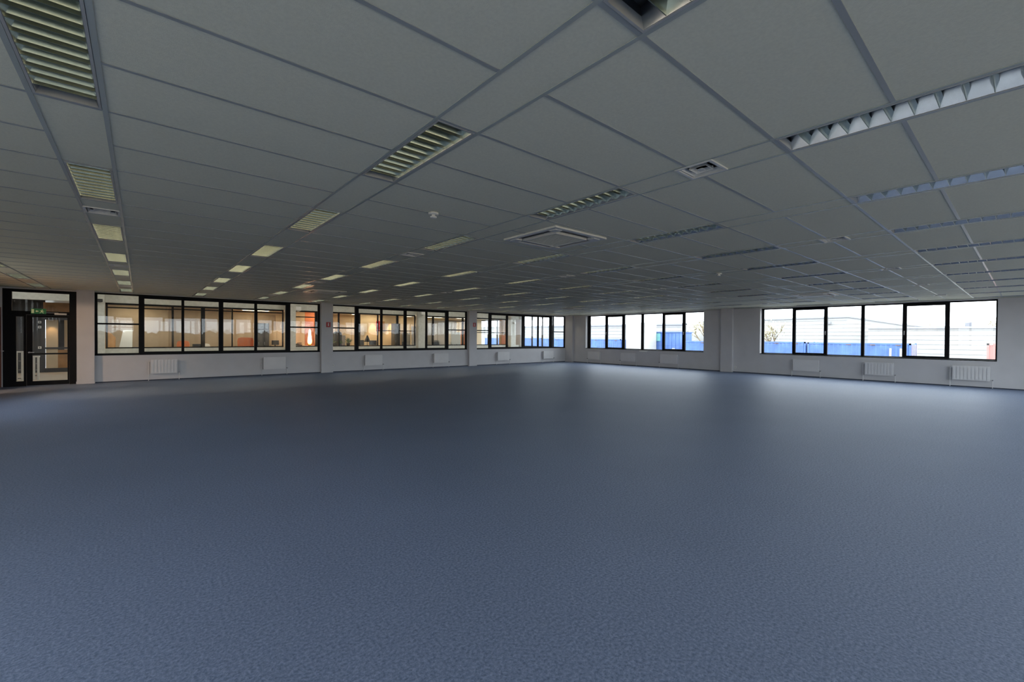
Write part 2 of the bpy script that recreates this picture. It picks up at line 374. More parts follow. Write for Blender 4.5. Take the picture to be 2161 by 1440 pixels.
blades_me = g.mesh('blades', M['louvre'])
def seen_l(l): return seen((X0+P*l[0], X0+P*l[0]+BW, U0+CU*l[1], U0+CU*(l[1]+2)))
def near(l):
    return seen_l(l)
LUMS.sort(key=lambda l: -near(l))
inview = [l for l in LUMS if near(l) > 0 or l in ((0,-4),(1,-4),(-1,0),(2,-4),(3,-4))]
print('lights', len(LUMS), 'in view', len(inview))
for n, (k, u) in enumerate(inview + [l for l in LUMS if l not in inview and l[1] >= -8]):
    j = (24-u)//4     # 0 = next to the glazed partition
    cx, cy = X0+P*k+BW/2, U0+CU*(u+1)
    t = thing('ceiling_light', 'louvred ceiling light, %s from the glazed wall, in the %s row from the door' % (ORD[j], ORD[k+2]), 'ceiling light', (cx, cy, H), group='recessed louvred ceiling lights')
    link('light_frame', frame_me, t); link('housing', hous_me, t); link('side_reflector', side_me, t);
    if n < 34:
        for y in BY: link('blade', blade_me, t, (0, y, 0))
    else: link('blade_set', blades_me, t, kind='stuff')
    link('lamp_tube', tube_me, t, (0, 0, .074))

# ------------------------------------------------------------------ square vents
vf = ring(MB(), .142, .142, .02, -.005, .03).mesh('vent_frame', M['plastic'])
vb = MB().box(-.13, .13, -.13, .13, .09, .094).mesh('backing', M['darkslot'])
g = MB()
vr = []
for i, s in enumerate((.112, .066)):
    g = MB()
    for sx in (-1, 1):
        g.prism([(sx*s, .002), (sx*(s-.003), .002), (sx*(s-.014), .03), (sx*(s-.011), .03)], 'y', -s, s)
        g.prism([(sx*s, .002), (sx*(s-.003), .002), (sx*(s-.014), .03), (sx*(s-.011), .03)], 'x', -s, s)
    vr.append(g.mesh('vane', M['plastic']))
vplate = MB().box(-.022, .022, -.022, .022, .0, .004).mesh('centre_plate', M['plastic'])
PL = {-1:'in the second light row from the door', 1:'in the fourth light row', 3:'in the sixth light row', 5:'in the eighth light row', 7:'in the tenth light row', 9:'in the twelfth light row'}
for i, (k, y) in enumerate(vents):
    if k == -1 and y < 3: continue
    q = ['fourth from the glazed wall', 'third from the glazed wall', 'second from the glazed wall', 'nearest the glazed wall'][i % 4]
    t = thing('ceiling_vent', 'square ceiling vent %s, %s' % (PL[k], q), 'vent', (X0+P*k+BW/2, y, H), group='square ceiling vents')
    link('vent_frame', vf, t); link('backing', vb, t); link('centre_plate', vplate, t)
    for m_ in vr: link('vane', m_, t)

# ------------------------------------------------------------------ air-conditioning cassettes
def cassette(x, y, label):
    t = thing('air_conditioner', label, 'air conditioner', (x, y, H), group='ceiling air conditioners')
    g = MB(); a, b_ = .475, .36
    ring(g, a, a, .062, -.020, .002)
    for sx in (-1, 1):
        for sy in (-1, 1): g.box(sx*.413, sx*.30, sy*.413, sy*.30, -.026, .0)
    g.build('panel_frame', M['plastic'], t)
    MB().box(-.41, .41, -.41, .41, .0, .012).build('tray', M['darkslot'], t)
    for i in range(4):
        o = MB().prism([(.376, -.012), (.362, -.002), (.360, -.004), (.374, -.015)], 'y', -.285, .285).build('louver', M['fitting'], t); o.rotation_euler = (0, 0, i*math.pi/2)
    g = MB(); ring(g, .295, .295, .022, -.03, .02); g.build('grille_frame', M['plastic'], t)
    g = MB()
    for i in range(22): 
        c = -.262+.025*i; g.box(-.273, .273, c, c+.011, -.026, -.012)
    g.box(-.273, .273, -.273, .273, -.006, -.002); g.build('intake_grille', M['grille'], t)
cassette(4.15, 4.03, 'large square ceiling air conditioner with dark slots, nearest to the viewer')
cassette(15.0, 4.03, 'square ceiling air conditioner near the long outer windows')
cassette(4.15, 13.4, 'square ceiling air conditioner near the inner glazed wall, towards the first red sign')
cassette(15.0, 13.4, 'square ceiling air conditioner near the room corner')
for x, y, lab in ((2.35, 4.05, 'round white smoke detector on the ceiling before the large air conditioner'), (8.81, 4.0, 'round white smoke detector mid-ceiling between the air conditioners'), (15.75, 3.75, 'round white smoke detector beside the air conditioner near the outer windows')):
    t = thing('smoke_detector', lab, 'smoke detector', (x, y, H), group='smoke detectors')
    MB().lathe([(0,0),(.055,0),(.055,-.016),(.045,-.022),(0,-.022)], 0, 0).build('base', M['plastic'], t)
    MB().lathe([(.018,-.022),(.018,-.036),(.034,-.04),(.034,-.05),(.02,-.057),(0,-.058)], 0, 0).build('sensor_head', M['plastic'], t)

# ------------------------------------------------------------------ radiators
def radiator(label, fn, a, wd, z0=.22, z1=.66, flip=1, ribbed=True):
    """a = centre along the wall"""
    t = thing('radiator', label, 'radiator', (0,0,0), group='white panel radiators under the windows')
    n = max(6, round(wd/.085)); st = wd/n; a0 = a-wd/2
    for dd, nm in ((-.115, 'front_panel'), (-.06, 'rear_panel')):
        g = MB().box(*fn(a0, a0+wd, dd, dd+.012, z0, z0+.035)).box(*fn(a0, a0+wd, dd, dd+.012, z1-.035, z1-.004)).box(*fn(a0, a0+wd, dd+.004, dd+.012, z0+.03, z1-.03))
        if ribbed:
            for i in range(n): g.box(*fn(a0+st*(i+.2), a0+st*(i+.8), dd-.012, dd+.006, z0+.03, z1-.03))
        else: g.box(*fn(a0, a0+wd, dd-.002, dd+.004, z0+.03, z1-.03))
        g.build(nm, M['white_metal'], t)
    g = MB()
    for i in range(int(wd/.03)): g.box(*fn(a0+.03*i, a0+.03*i+.012, -.108, -.052, z1-.004, z1+.004))
    g.box(*fn(a0, a0+wd, -.113, -.108, z1-.006, z1+.006)).box(*fn(a0, a0+wd, -.052, -.047, z1-.006, z1+.006)).build('top_grille', M['white_metal'], t)
    for e in (a0-.004, a0+wd): MB().box(*fn(e, e+.004, -.115, -.045, z0+.02, z1)).build('end_panel', M['white_metal'], t)
    for e in (a0+.12, a0+wd-.12): MB().box(*fn(e-.015, e+.015, -.05, -.001, z0+.05, z1-.05)).build('bracket', M['white_metal'], t)
    e = a0-.05 if flip < 0 else a0+wd+.05
    def P_(aa, dd, z): q = fn(aa, aa, dd, dd, z, z); return (q[0], q[2], q[4])
    MB().tube(P_(e, -.08, .0), P_(e, -.08, z0+.03), .009).tube(P_(e, -.08, z0+.03), P_((e+a)/2 if 0 else (a0 if flip<0 else a0+wd), -.08, z0+.03), .009).build('pipe', M['white_metal'], t)
    v = a0-.05 if flip > 0 else a0+wd+.05
    MB().tube(P_(v, -.08, 0), P_(v, -.08, z1-.05), .009).tube(P_(v, -.08, z1-.05), P_((a0 if flip>0 else a0+wd), -.08, z1-.05), .009).build('riser_pipe', M['white_metal'], t)
    MB().tube(P_(e, -.13, z0+.03), P_(e, -.06, z0+.03), .02).build('valve', M['fitting'], t)
    return t
radiator('ribbed white radiator under the glazed wall, first from the entrance door', L, .60, .68)
radiator('white radiator under the glazed wall, second from the entrance door', L, 3.83, .74, ribbed=False)
radiator('white radiator under the glazed wall, just past the first red sign', L, 7.65, .76, ribbed=False)
radiator('white radiator under the glazed wall, just before the second red sign', L, 11.0, .78, ribbed=False)
radiator('white radiator under the glazed wall, just past the second red sign', L, 14.85, .8, ribbed=False)
radiator('white radiator under the glazed wall, nearest the room corner', L, 18.25, .8, ribbed=False)
radiator('small white radiator on the outer wall nearest the room corner', Rr, 16.05, .85, ribbed=False, flip=1)
radiator('small white radiator on the outer wall, second from the corner', Rr, 13.75, .9, ribbed=False)
radiator('small white radiator on the outer wall, third from the corner', Rr, 11.4, .9, ribbed=False)
radiator('flat white radiator on the outer wall, just past the wall pier', Rr, 5.58, .86, ribbed=False, flip=-1)
radiator('ribbed white radiator under the middle of the large outer window', Rr, 3.36, .78, flip=-1)
radiator('ribbed white radiator under the far end of the large outer window, beyond the middle one', Rr, 1.12, .82, flip=-1)

# ------------------------------------------------------------------ signs and small wall items
def redsign(x, label, z=1.92):
    t = thing('fire_sign', label, 'sign', (x, YL-.13, z), group='red fire signs on the wall piers')
    MB().box(-.085, .085, -.005, 0, -.10, .10).build('sign_plate', M['red'], t)
    MB().prism([(-.018,-.055),(.018,-.055),(.018,.045),(.010,.062),(-.010,.062),(-.018,.045)], 'y', -.008, -.005).box(-.006, .03, -.008, -.005, .066, .074).build('extinguisher_symbol', M['signwhite'], t)
redsign(5.75, 'red fire sign with white symbol on the pier between the first two inner windows')
redsign(12.90, 'red fire sign with white symbol on the pier nearer the room corner', 2.08)
gm = mat('exit_green', (.02, .16, .05), .4, emit=((.02, .16, .05), .15)); gy = mat('exit_pictogram', (.75, .8, .45), .4, emit=((.75, .8, .4), .12))
t = thing('exit_sign', 'small green emergency exit sign with pale pictograms above the glass door', 'sign', (-2.195, YL-.02, 2.12))
MB().bev(-.148, .148, -.03, 0, -.075, .075, .004).build('sign_box', gm, t)
g = MB().box(-.135,-.085,-.034,-.03,-.055,.055)                                   # doorway
g.prism([(-.06,0),(-.03,.03),(-.03,.012),(.0,.012),(.0,-.012),(-.03,-.012),(-.03,-.03)], 'y', -.034, -.03)   # arrow
g.build('door_and_arrow', gy, t)
g = MB().prism([(.064,.045),(.078,.05),(.085,.04),(.078,.028),(.066,.03)], 'y', -.034, -.03)
g.prism([(.03,.01),(.05,.026),(.085,.02),(.108,.0),(.100,-.007),(.08,.005),(.075,-.015),(.095,-.03),(.10,-.058),(.088,-.058),(.08,-.036),(.058,-.022),(.04,-.05),(.018,-.05),(.02,-.04),(.034,-.04),(.05,-.014),(.055,.01),(.04,.004)], 'y', -.034, -.03)
g.build('running_figure', gy, t)
t = tag(MB().box(XR-.06, XR+.03, 12.62, 13.08, SILL-.05, SILL-.03).box(XR-.065, XR-.06, 12.62, 13.08, SILL-.09, SILL-.03).build('paper_sheet', M['paper']), 'white paper sheet lying on the sill of the window nearest the corner', 'paper')
t = thing('wall_socket', 'white wall socket low on the outer wall beside the pier', 'socket', (XR, 8.27, .22))
MB().bev(-.012, 0, -.045, .045, -.045, .045, .003).build('cover_plate', M['plastic'], t)
MB().tube((-.014,0,0),(-.011,0,0),.02,n=12).build('socket_insert', M['fitting'], t)
t = thing('wall_socket', 'white wall socket low on the first inner pier with the red sign', 'socket', (5.98, YL, .28))
MB().bev(-.03, .03, -.012, 0, -.04, .04, .003).build('cover_plate', M['plastic'], t)
MB().tube((0,-.014,0),(0,-.011,0),.02,n=12).build('socket_insert', M['fitting'], t)
# ================================================================== beyond the glazed wall: hall, opposite offices
M['concrete'] = mat('pale_concrete', (.56, .565, .52), .75, noise=(9, .12), bump=.3, bscale=40)
M['charcoal'] = mat('charcoal_paint', (.055, .057, .062), .6, noise=(3, .1))
M['beige'] = mat('beige_panel', (.40, .33, .25), .55, noise=(4, .08))
M['beige2'] = mat('cream_panel', (.62, .50, .34), .6, noise=(4, .06))
M['woodw'] = mat('warm_wood', (.42, .22, .085), .5, noise=(3, .3))
M['rust'] = mat('terracotta_paint', (.62, .20, .08), .6, noise=(3, .08))
M['orange'] = mat('orange_fabric', (.70, .17, .05), .75, noise=(40, .12))
M['greywall'] = mat('grey_board', (.30, .30, .31), .6, noise=(4, .08))
M['dark'] = mat('dark_plastic', (.03, .03, .034), .45, noise=(20, .1))
M['leaf'] = mat('plant_leaf', (.06, .13, .035), .6, noise=(12, .3))
M['hallfloor'] = mat('pale_hall_floor', (.50, .45, .40), .5, noise=(2, .08))
M['screen'] = mat('screen_dark', (.03, .035, .045), .2)
M['skyblue'] = mat('grey_blue_cloth', (.25, .29, .33), .7, noise=(30, .1))
M['white_glow'] = emat('hall_fill_glow', (1, .95, .84), 14)
M['warm_glow'] = emat('warm_lamp_glow', (1, .79, .52), 19)
YO = 22.6
MB().box(-6, XR+.4, YL+.12, 28.6, -.12, -.0).build('floor_hall', M['hallfloor'], kind='structure')
MB().box(-6, XR+.4, YL+.0, YO+.1, 3.9, 4.0).build('ceiling_hall', M['concrete'], kind='structure')
MB().box(-6, XR+.4, YO+.1, 28.6, 2.78, 2.9).build('ceiling_office', M['plastic'], kind='structure')
MB().box(XS-.3, XR+.3, YL, YL+.12, H+.25, 3.9).build('wall_above_glazing', M['concrete'], kind='structure')
ow = MB().box(-1.2, XR+.3, YO, YO+.15, 0, .93).box(-6, XR+.3, YO, YO+.15, 2.68, 3.9)
ow = ow.build('wall_opposite', M['concrete'], kind='structure')
for a, b_ in ((-1.24, -1.0), (5.18, 5.60), (12.02, 12.44), (18.89, 19.32)):
    MB().box(a, b_, YO-.28, YO, 0, 3.9).build('pillar', M['concrete'], kind='structure')
MB().box(-6, -5.85, YL, 28.6, 0, 3.9).build('wall_hall_end', M['charcoal'], kind='structure')
dw = MB().box(-5.85, -2.76, 24.3, 24.4, 0, 2.78).box(-2.76, -1.24, 26.4, 26.5, 0, 2.78).build('wall_hall_dark', M['charcoal'], kind='structure')
MB().box(-2.74, -2.42, 24.28, 24.42, .16, 2.02).build('wood_pilaster', M['beige2'], dw)
MB().box(-2.80, -1.24, 24.26, 24.44, 2.25, 2.68).build('wood_header', M['woodw'], dw)
MB().box(-2.80, -1.24, 23.98, 24.46, 2.02, 2.25).build('dark_header', M['charcoal'], dw)
MB().box(-2.76, -1.24, 24.24, 24.42, 0, .16).build('dark_plinth', M['charcoal'], dw)
MB().box(-2.42, -1.24, 24.3, 24.4, .16, .86).build('wood_dado', M['woodw'], dw)
MB().box(-2.76, -1.24, 24.22, 24.44, .90, .96).build('dark_shelf', M['charcoal'], dw)
MB().box(-2.42, -1.24, 26.2, 26.38, .0, 2.7).build('cream_backing', M['beige2'], dw)
for z in (1.92, 1.73, .95):
    t = thing('wall_switch', {1.92: 'small pale wall switch on the charcoal wall, upper of the pair behind the glass door', 1.73: 'small pale wall switch on the charcoal wall, lower of the pair behind the door', .95: 'small pale socket on the charcoal wall at handrail height'}[z], 'switch', (-2.9, 24.3, z))
    MB().bev(-.045, .045, -.014, 0, -.045, .045, .003).build('cover_plate', M['paper'], t); MB().box(-.02, .02, -.018, -.014, -.025, .025).build('rocker', M['fitting'], t)
# balustrades at the stair, seen through the door
def balustrade(label, x0, x1, y, h, bars):
    t = thing('balustrade', label, 'railing')
    MB().box(x0, x0+.055, y, y+.05, 0, h).build('post', M['paper'], t); MB().box(x1-.05, x1, y, y+.05, 0, h).build('post', M['paper'], t)
    MB().box(x0-.01, x1+.01, y-.01, y+.06, h, h+.05).build('handrail', M['paper'], t)
    for z in bars: MB().box(x0, x1, y+.015, y+.035, z, z+.03).build('rail', M['fitting'], t)
balustrade('white balustrade with dark gap behind the narrow side pane of the glass door', -2.98, -2.80, 20.5, .88, (.05, .32, .6))
balustrade('low white balustrade behind the wide leaf of the glass door', -2.62, -2.47, 20.6, .72, (.12, .3, .5))
# added lamps on the unseen hall ceiling, brightening the hall
for i, x in enumerate((-3.6, -.2, 3.2, 6.6, 10.0, 13.4, 16.8)):
    t = thing('hall_fill_lamp', 'added panel lamp on the hall ceiling beyond the glazed wall, %s from the door end' % ORD[i], 'ceiling light', (x, 20.4, 3.9), group='added panel lamps on the hall ceiling')
    ring(MB(), .66, .36, .04, -.05, 0).build('lamp_frame', M['white_metal'], t)
    MB().box(-.62, .62, -.32, .32, -.035, -.03).build('diffuser', M['white_glow'], t)
# office glazing opposite
def office_window(name, x0, x1, posts, cross=(), z0=.93, z1=2.68):
    r_ = struct(name)
    g = MB().box(x0, x1, YO+.03, YO+.10, z1-.07, z1).box(x0, x1, YO+.03, YO+.10, z0, z0+.05).box(x0, x0+.06, YO+.03, YO+.10, z0, z1).box(x1-.06, x1, YO+.03, YO+.10, z0, z1)
    g.build('window_frame', M['black'], r_)
    cur = x0+.06
    for p, q in list(posts)+[(x1-.06, x1)]:
        if q < x1: MB().box(p, q, YO+.02, YO+.11, z0, z1).build('mullion', M['black'], r_)
        MB().box(cur, p, YO+.06, YO+.068, z0+.05, z1-.07).build('pane', M['glass'], r_); cur = q
    for p, q, z in cross: MB().box(p, q, YO+.03, YO+.09, z, z+.045).build('crossbar', M['black'], r_)
office_window('window_11', -.99, 5.15, [(.99,1.06),(1.97,2.11),(3.07,3.12),(4.02,4.07)], [(-.93,.99,2.48),(.99,1.97,2.50),(2.11,5.1,2.5)])
office_window('window_12', 5.62, 12.0, [(6.55,6.70),(7.66,7.73),(8.58,8.80),(9.74,9.79),(10.84,10.95),(11.36,11.44)], [(5.68,6.55,2.35),(9.79,12,1.75)])
office_window('window_13', 12.46, 18.87, [(13.1,13.2),(14.0,14.1),(15.2,15.3),(16.2,16.28),(17.32,17.42)], [(14.1,16.2,2.4),(16.28,18.8,1.72)])
# hall end glazing (outer facade) and office facade on the same line
hw = struct('window_14')
g = MB()
for y0, y1 in ((18.5, 22.5),): g.box(XR+.1, XR+.17, y0, y1, .80, .88).box(XR+.1, XR+.17, y0, y1, 2.98, 3.06)
for y in (18.5, 19.48, 20.46, 21.44, 22.42): g.box(XR+.1, XR+.17, y, y+.08, .8, 3.06)
g.build('window_frame', M['black'], hw)
for i in range(4): MB().box(XR+.13, XR+.138, 18.58+.98*i, 19.48+.98*i, .88, 2.98).build('pane', M['glass'], hw)
MB().box(XR, XR+.3, YL+.12, 28.6, 0, .8).box(XR, XR+.3, YL+.12, 22.75, 3.06, 3.9).box(XR, XR+.3, 22.5, 24.1, .8, 3.9).box(XR, XR+.3, 24.1, 28.6, 2.72, 3.9).build('wall_far_facade', M['plaster'], kind='structure')
ow_ = struct('window_15'); g = MB().box(XR+.1, XR+.17, 24.1, 28.5, .8, .87).box(XR+.1, XR+.17, 24.1, 28.5, 2.66, 2.72)
for y in (24.1, 25.2, 26.3, 27.4, 28.42): g.box(XR+.1, XR+.17, y, y+.08, .8, 2.72)
g.build('window_frame', M['black'], ow_)
for i in range(4): MB().box(XR+.13, XR+.138, 24.18+1.1*i, 25.2+1.1*i, .87, 2.66).build('pane', M['glass'], ow_)
# office rear wall in coloured panels
bw = MB().box(-1.2, XR, 27.0, 27.15, 0, 2.78).build('wall_office_rear', M['beige2'], kind='structure')
for i, (a, b_, m_) in enumerate([(-1.1,.2,'beige'),(.24,1.3,'beige'),(1.34,2.4,'beige'),(2.44,3.5,'beige'),(3.54,4.6,'beige'),(4.64,5.7,'beige'),(5.74,6.8,'beige2'),(6.84,8.2,'rust'),(8.24,9.9,'beige2'),(9.94,11.4,'beige2'),(14.6,16.0,'greywall'),(16.04,17.6,'greywall')]):
    MB().box(a, b_, 26.95, 27.0, .1, 2.6).build('wall_panel', M[m_], bw)
# cross partitions
def partition(name, x0, x1, y0, y1, m_, z1=2.78): return MB().box(x0, x1, y0, y1, 0, z1).build(name, M[m_], kind='structure')
partition('wall_partition_1', -1.1, .95, 24.9, 24.98, 'beige')
partition('wall_partition_2', 1.0, 3.5, 25.6, 25.68, 'beige')
partition('wall_partition_3', 6.62, 7.25, 24.6, 24.68, 'rust')
partition('wall_partition_7', 5.75, 6.61, 24.6, 24.68, 'beige2')
partition('wall_partition_4', 9.3, 12.3, 24.7, 24.78, 'beige2')
partition('wall_partition_5', 13.0, 14.6, 25.0, 25.06, 'greywall', 2.1)
partition('wall_partition_6', 18.75, 19.4, 23.3, 23.42, 'woodw')
# office ceiling lamps
k = 0
for x in (-.2, 2.3, 4.6, 7.4, 10.2, 12.9, 15.2, 17.6):
    for y in (24.1, 26.0):
        k += 1; t = thing('office_lamp', 'warm panel lamp on the opposite office ceiling, %s row, %s from the door end' % ('front' if y < 25 else 'rear', ORD[(k-1)//2]), 'ceiling light', (x, y, 2.78), group='panel lamps on the office ceiling')
        ring(MB(), .62, .17, .02, -.03, 0).build('lamp_frame', M['white_metal'], t)
        MB().box(-.60, .60, -.15, .15, -.02, -.015).build('diffuser', M['warm_glow'], t)
def spot(loc, e, col=(1, .62, .28), size=55, label=''):
    t = thing('downlight', label, 'ceiling light', loc)
    MB().lathe([(.03,0),(.06,0),(.06,-.02),(.05,-.03),(.035,-.03)], 0, 0, 12).build('trim_ring', M['white_metal'], t)
    l = bpy.data.lights.new('downlight_bulb', 'SPOT'); l.energy = e; l.color = col; l.spot_size = math.radians(size); l.spot_blend = .6; l.shadow_soft_size = .03
    o = bpy.data.objects.new('downlight_bulb', l); COL.objects.link(o); o.parent = t; o.location = (0, 0, -.04)
spot((-2.58, 24.1, 2.02), 14, label='small downlight over the cream wooden strip behind the glass door', size=80)
spot((10.35, 24.45, 2.75), 190, label='small downlight grazing the cream wall, first of the pair in the second office bay')
spot((11.45, 24.45, 2.75), 190, label='small downlight grazing the cream wall, farther of the pair in the second office bay')
spot((-.35, 22.82, 2.66), 160, col=(1,.9,.75), label='small added downlight brightening the white leaning board', size=70)  # added lamp without a known fitting, brightens the board
spot((5.35, 23.5, 2.75), 60, col=(1,.8,.5), label='small added downlight brightening the cream cupboard', size=80)  # lamp added to make the cream cupboard brighter
# warm light in the side room beyond the reddish leaf
MB().box(-7, XS-.15, 14.5, 18.6, -.12, 0).build('floor_side_room', M['hallfloor'], kind='structure')
MB().box(-7.1, -7, 14.4, 18.7, 0, 2.9).box(-7, XS-.15, 14.4, 14.5, 0, 2.9).box(-7, XS-.15, 18.6, 18.7, 0, 2.9).build('wall_side_room', M['beige2'], kind='structure')
MB().box(-7, XS-.15, 14.5, 18.6, 2.8, 2.9).build('ceiling_side_room', M['plastic'], kind='structure')
t = thing('side_room_lamp', 'warm globe lamp hanging in the side room', 'ceiling light', (-5.2, 15.1, 2.52))
MB().lathe([(0,-.18),(.1,-.15),(.17,-.07),(.18,0),(.17,.07),(.1,.15),(0,.18)], 0, 0).build('globe', emat('warm_globe', (1, .68, .42), 260), t)
MB().tube((0,0,.17),(0,0,.28),.008).build('stem', M['white_metal'], t)

# ------------------------------------------------------------------ office furniture
def desk(x, y, w_, d_, label, m_='paper', top=.76):
    t = thing('desk', label, 'desk', (x, y, 0))
    MB().bev(-w_/2, w_/2, -d_/2, d_/2, top-.03, top, .005).build('desktop', M[m_], t)
    for sx in (-1, 1):
        for sy in (-1, 1): MB().box(sx*(w_/2-.03), sx*(w_/2-.08), sy*(d_/2-.03), sy*(d_/2-.08), 0, top-.03).build('leg', M['fitting'], t)
def chair(x, y, rz, m_, label, top=1.30, seat=.62):
    t = thing('office_chair', label, 'chair', (x, y, 0), rz)
    MB().bev(-.22, .22, -.22, .22, seat-.06, seat, .02).build('seat', M[m_], t)
    g = MB().prism([(-.20,seat+.06),(.20,seat+.06),(.23,top-.15),(.19,top-.03),(.08,top),(-.08,top),(-.19,top-.03),(-.23,top-.15)], 'y', .20, .26); g.build('backrest', M[m_], t)
    MB().box(-.03, .03, .20, .23, seat-.05, seat+.2).build('back_support', M['dark'], t)
    MB().tube((0,0,.08),(0,0,seat-.06),.03).build('gas_lift', M['dark'], t)
    for i in range(5):
        a = i*2*math.pi/5; MB().tube((0,0,.09),(.28*math.cos(a),.28*math.sin(a),.05),.02,.014,6).tube((.28*math.cos(a)-.02,.28*math.sin(a),.03),(.28*math.cos(a)+.02,.28*math.sin(a),.03),.03,n=8).build('leg', M['dark'], t)
def monitor(x, y, z, rz, label, w_=.5, h=.32):
    t = thing('monitor', label, 'monitor', (x, y, z), rz)
    MB().bev(-w_/2, w_/2, -.02, .02, .12, .12+h, .006).build('screen_case', M['dark'], t)
    MB().box(-w_/2+.015, w_/2-.015, -.024, -.02, .135, .105+h).build('screen', M['screen'], t)
    MB().box(-.03, .03, .0, .03, .01, .2).build('stand', M['dark'], t); MB().bev(-.12, .12, -.08, .08, 0, .012, .003).build('foot', M['dark'], t)
def cupboard(x, y, w_, d_, h, m_, label, doors=2):
    t = thing('cupboard', label, 'cupboard', (x, y, 0))
    MB().box(-w_/2, w_/2, -d_/2, d_/2, 0, h).build('body', M[m_], t)
    for i in range(doors):
        a = -w_/2+.01+i*(w_-.02)/doors
        dd = MB().box(a+.004, a+(w_-.02)/doors-.004, -d_/2-.018, -d_/2, .06, h-.02).build('door', M[m_], t)
        MB().box(a+.04, a+.055, -d_/2-.035, -d_/2-.018, h*.5, h*.5+.14).build('handle', M['fitting'], dd)
def plant(x, y, z, s, label):
    t = thing('potted_plant', label, 'plant', (x, y, z))
    MB().lathe([(0,0),(.07*s,0),(.10*s,.16*s),(.085*s,.16*s),(.08*s,.14*s),(0,.14*s)], 0, 0, 14).build('pot', M['dark'], t)
    rnd = random.Random(int(x*100))
    g = MB()
    for i in range(34):
        a = rnd.uniform(0, 6.28); l = rnd.uniform(.18, .42)*s; tilt = rnd.uniform(.25, 1.25)
        d = Vector((math.cos(a)*math.sin(tilt), math.sin(a)*math.sin(tilt), math.cos(tilt))); n = Vector((-math.sin(a), math.cos(a), 0))*.03*s
        b0 = Vector((0,0,.14*s)); m1 = b0+d*l*.55; e = b0+d*l-Vector((0,0,.05*s))
        up = Vector((0,0,.006)); g.add([b0, m1+n, e, m1-n, m1+up], [(0,1,4),(1,2,4),(2,3,4),(3,0,4)])
    g.build('leaves', M['leaf'], t, kind='stuff')
desk(1.75, 23.35, 1.9, .7, 'white desk behind the second pane of the opposite offices')
chair(1.5, 24.15, 2.9, 'orange', 'pinkish orange office chair at the white desk', top=1.22)
chair(2.35, 24.15, .4, 'paper', 'white office chair beside the pinkish orange one', top=1.08)
monitor(1.95, 23.4, .76, .5, 'dark monitor on the white desk beside the pinkish orange chair', h=.2)
chair(3.6, 23.7, 3.3, 'orange', 'bright orange office chair with a wide backrest', top=1.37)
chair(4.02, 24.45, 2.9, 'orange', 'bright orange office chair, narrower and farther back', top=1.36)
cupboard(4.47, 23.75, .5, .45, 2.05, 'dark', 'tall dark cupboard between the orange chairs and the cream cupboard')
cupboard(5.14, 24.2, .62, .45, 1.72, 'beige2', 'cream cupboard left of the first pale opposite pier'.replace('left of', 'just before'))
desk(4.95, 23.2, .9, .46, 'small white desk before the cream cupboard', top=.9)
monitor(4.92, 23.2, .9, .3, 'small dark monitor on the desk before the cream cupboard', .34, .22)
t = thing('leaning_board', 'tall white leaning board behind the first pane of the glazed wall', 'board', (-.42, 23.0, .95))
g = MB(); g.prism([(-.20,0),(.19,0),(.20,.70),(-.08,.70)], 'y', -.015, .015); g.build('board', M['paper'], t)
MB().box(-.23, .24, -.05, .12, -.03, 0).build('ledge', M['paper'], t); MB().box(-.2,-.16,.0,.1,-.95,-.03).box(.16,.2,.0,.1,-.95,-.03).build('support', M['fitting'], t)
t = thing('wood_cabinet', 'slanted brown wooden cabinet beside the white leaning board', 'cabinet', (-1.02, 23.4, 0))
MB().prism([(-.05,0),(.28,0),(.28,1.35),(-.05,1.78)], 'y', -.2, .2).build('body', M['woodw'], t)
MB().prism([(-.03,.05),(.26,.05),(.26,1.30),(-.03,1.70)], 'y', -.215, -.2).build('door', M['woodw'], t)
# curved paper lamp glowing orange on a desk
desk(6.15, 23.35, 1.1, .7, 'desk with the glowing orange lamp behind the pane with the crossbar', 'greywall', .98)
lm = bpy.data.materials.new('glowing_lamp_shade'); lm.use_nodes = True; nt = lm.node_tree; nt.nodes.clear()
e = nt.nodes.new('ShaderNodeEmission'); e.inputs[1].default_value = 32; o = nt.nodes.new('ShaderNodeOutputMaterial'); nt.links.new(e.outputs[0], o.inputs[0])
tcn = nt.nodes.new('ShaderNodeTexCoord'); sx = nt.nodes.new('ShaderNodeSeparateXYZ'); cr = nt.nodes.new('ShaderNodeValToRGB')
cr.color_ramp.elements[0].color = (1, .22, .02, 1); cr.color_ramp.elements[1].color = (1, .62, .38, 1); cr.color_ramp.elements[0].position = .05; cr.color_ramp.elements[1].position = .6
nt.links.new(tcn.outputs['Generated'], sx.inputs[0]); nt.links.new(sx.outputs['Z'], cr.inputs['Fac']); nt.links.new(cr.outputs['Color'], e.inputs[0])
t = thing('table_lamp', 'tall glowing orange flame shaped lamp on the desk in front of the terracotta wall', 'lamp', (6.45, 23.15, .98))
MB().lathe([(0,0),(.07,0),(.07,.02),(.02,.03),(.02,.06)], 0, 0).build('base', M['dark'], t)
MB().lathe([(.0,.05),(.05,.06),(.09,.14),(.095,.22),(.08,.36),(.06,.55),(.04,.75),(.0,.80)], 0, 0).build('lamp_shade', lm, t)
t = thing('desk_telephone', 'black telephone with raised handset on the lamp desk', 'telephone', (5.95, 23.2, .98))
MB().prism([(-.12,0),(.14,0),(.14,.05),(-.12,.10)], 'y', -.1, .1).build('base', M['dark'], t); MB().bev(-.10, .12, -.12, -.06, .10, .14, .01).build('handset', M['dark'], t)
t = thing('letter_tray', 'stack of letter trays beside the black telephone', 'tray', (5.72, 23.4, .98))
for z in (0, .06, .12): MB().box(-.12, .12, -.15, .15, z, z+.008).box(-.12, -.112, -.15, .15, z, z+.04).box(.112, .12, -.15, .15, z, z+.04).build('tray', M['greywall'], t)
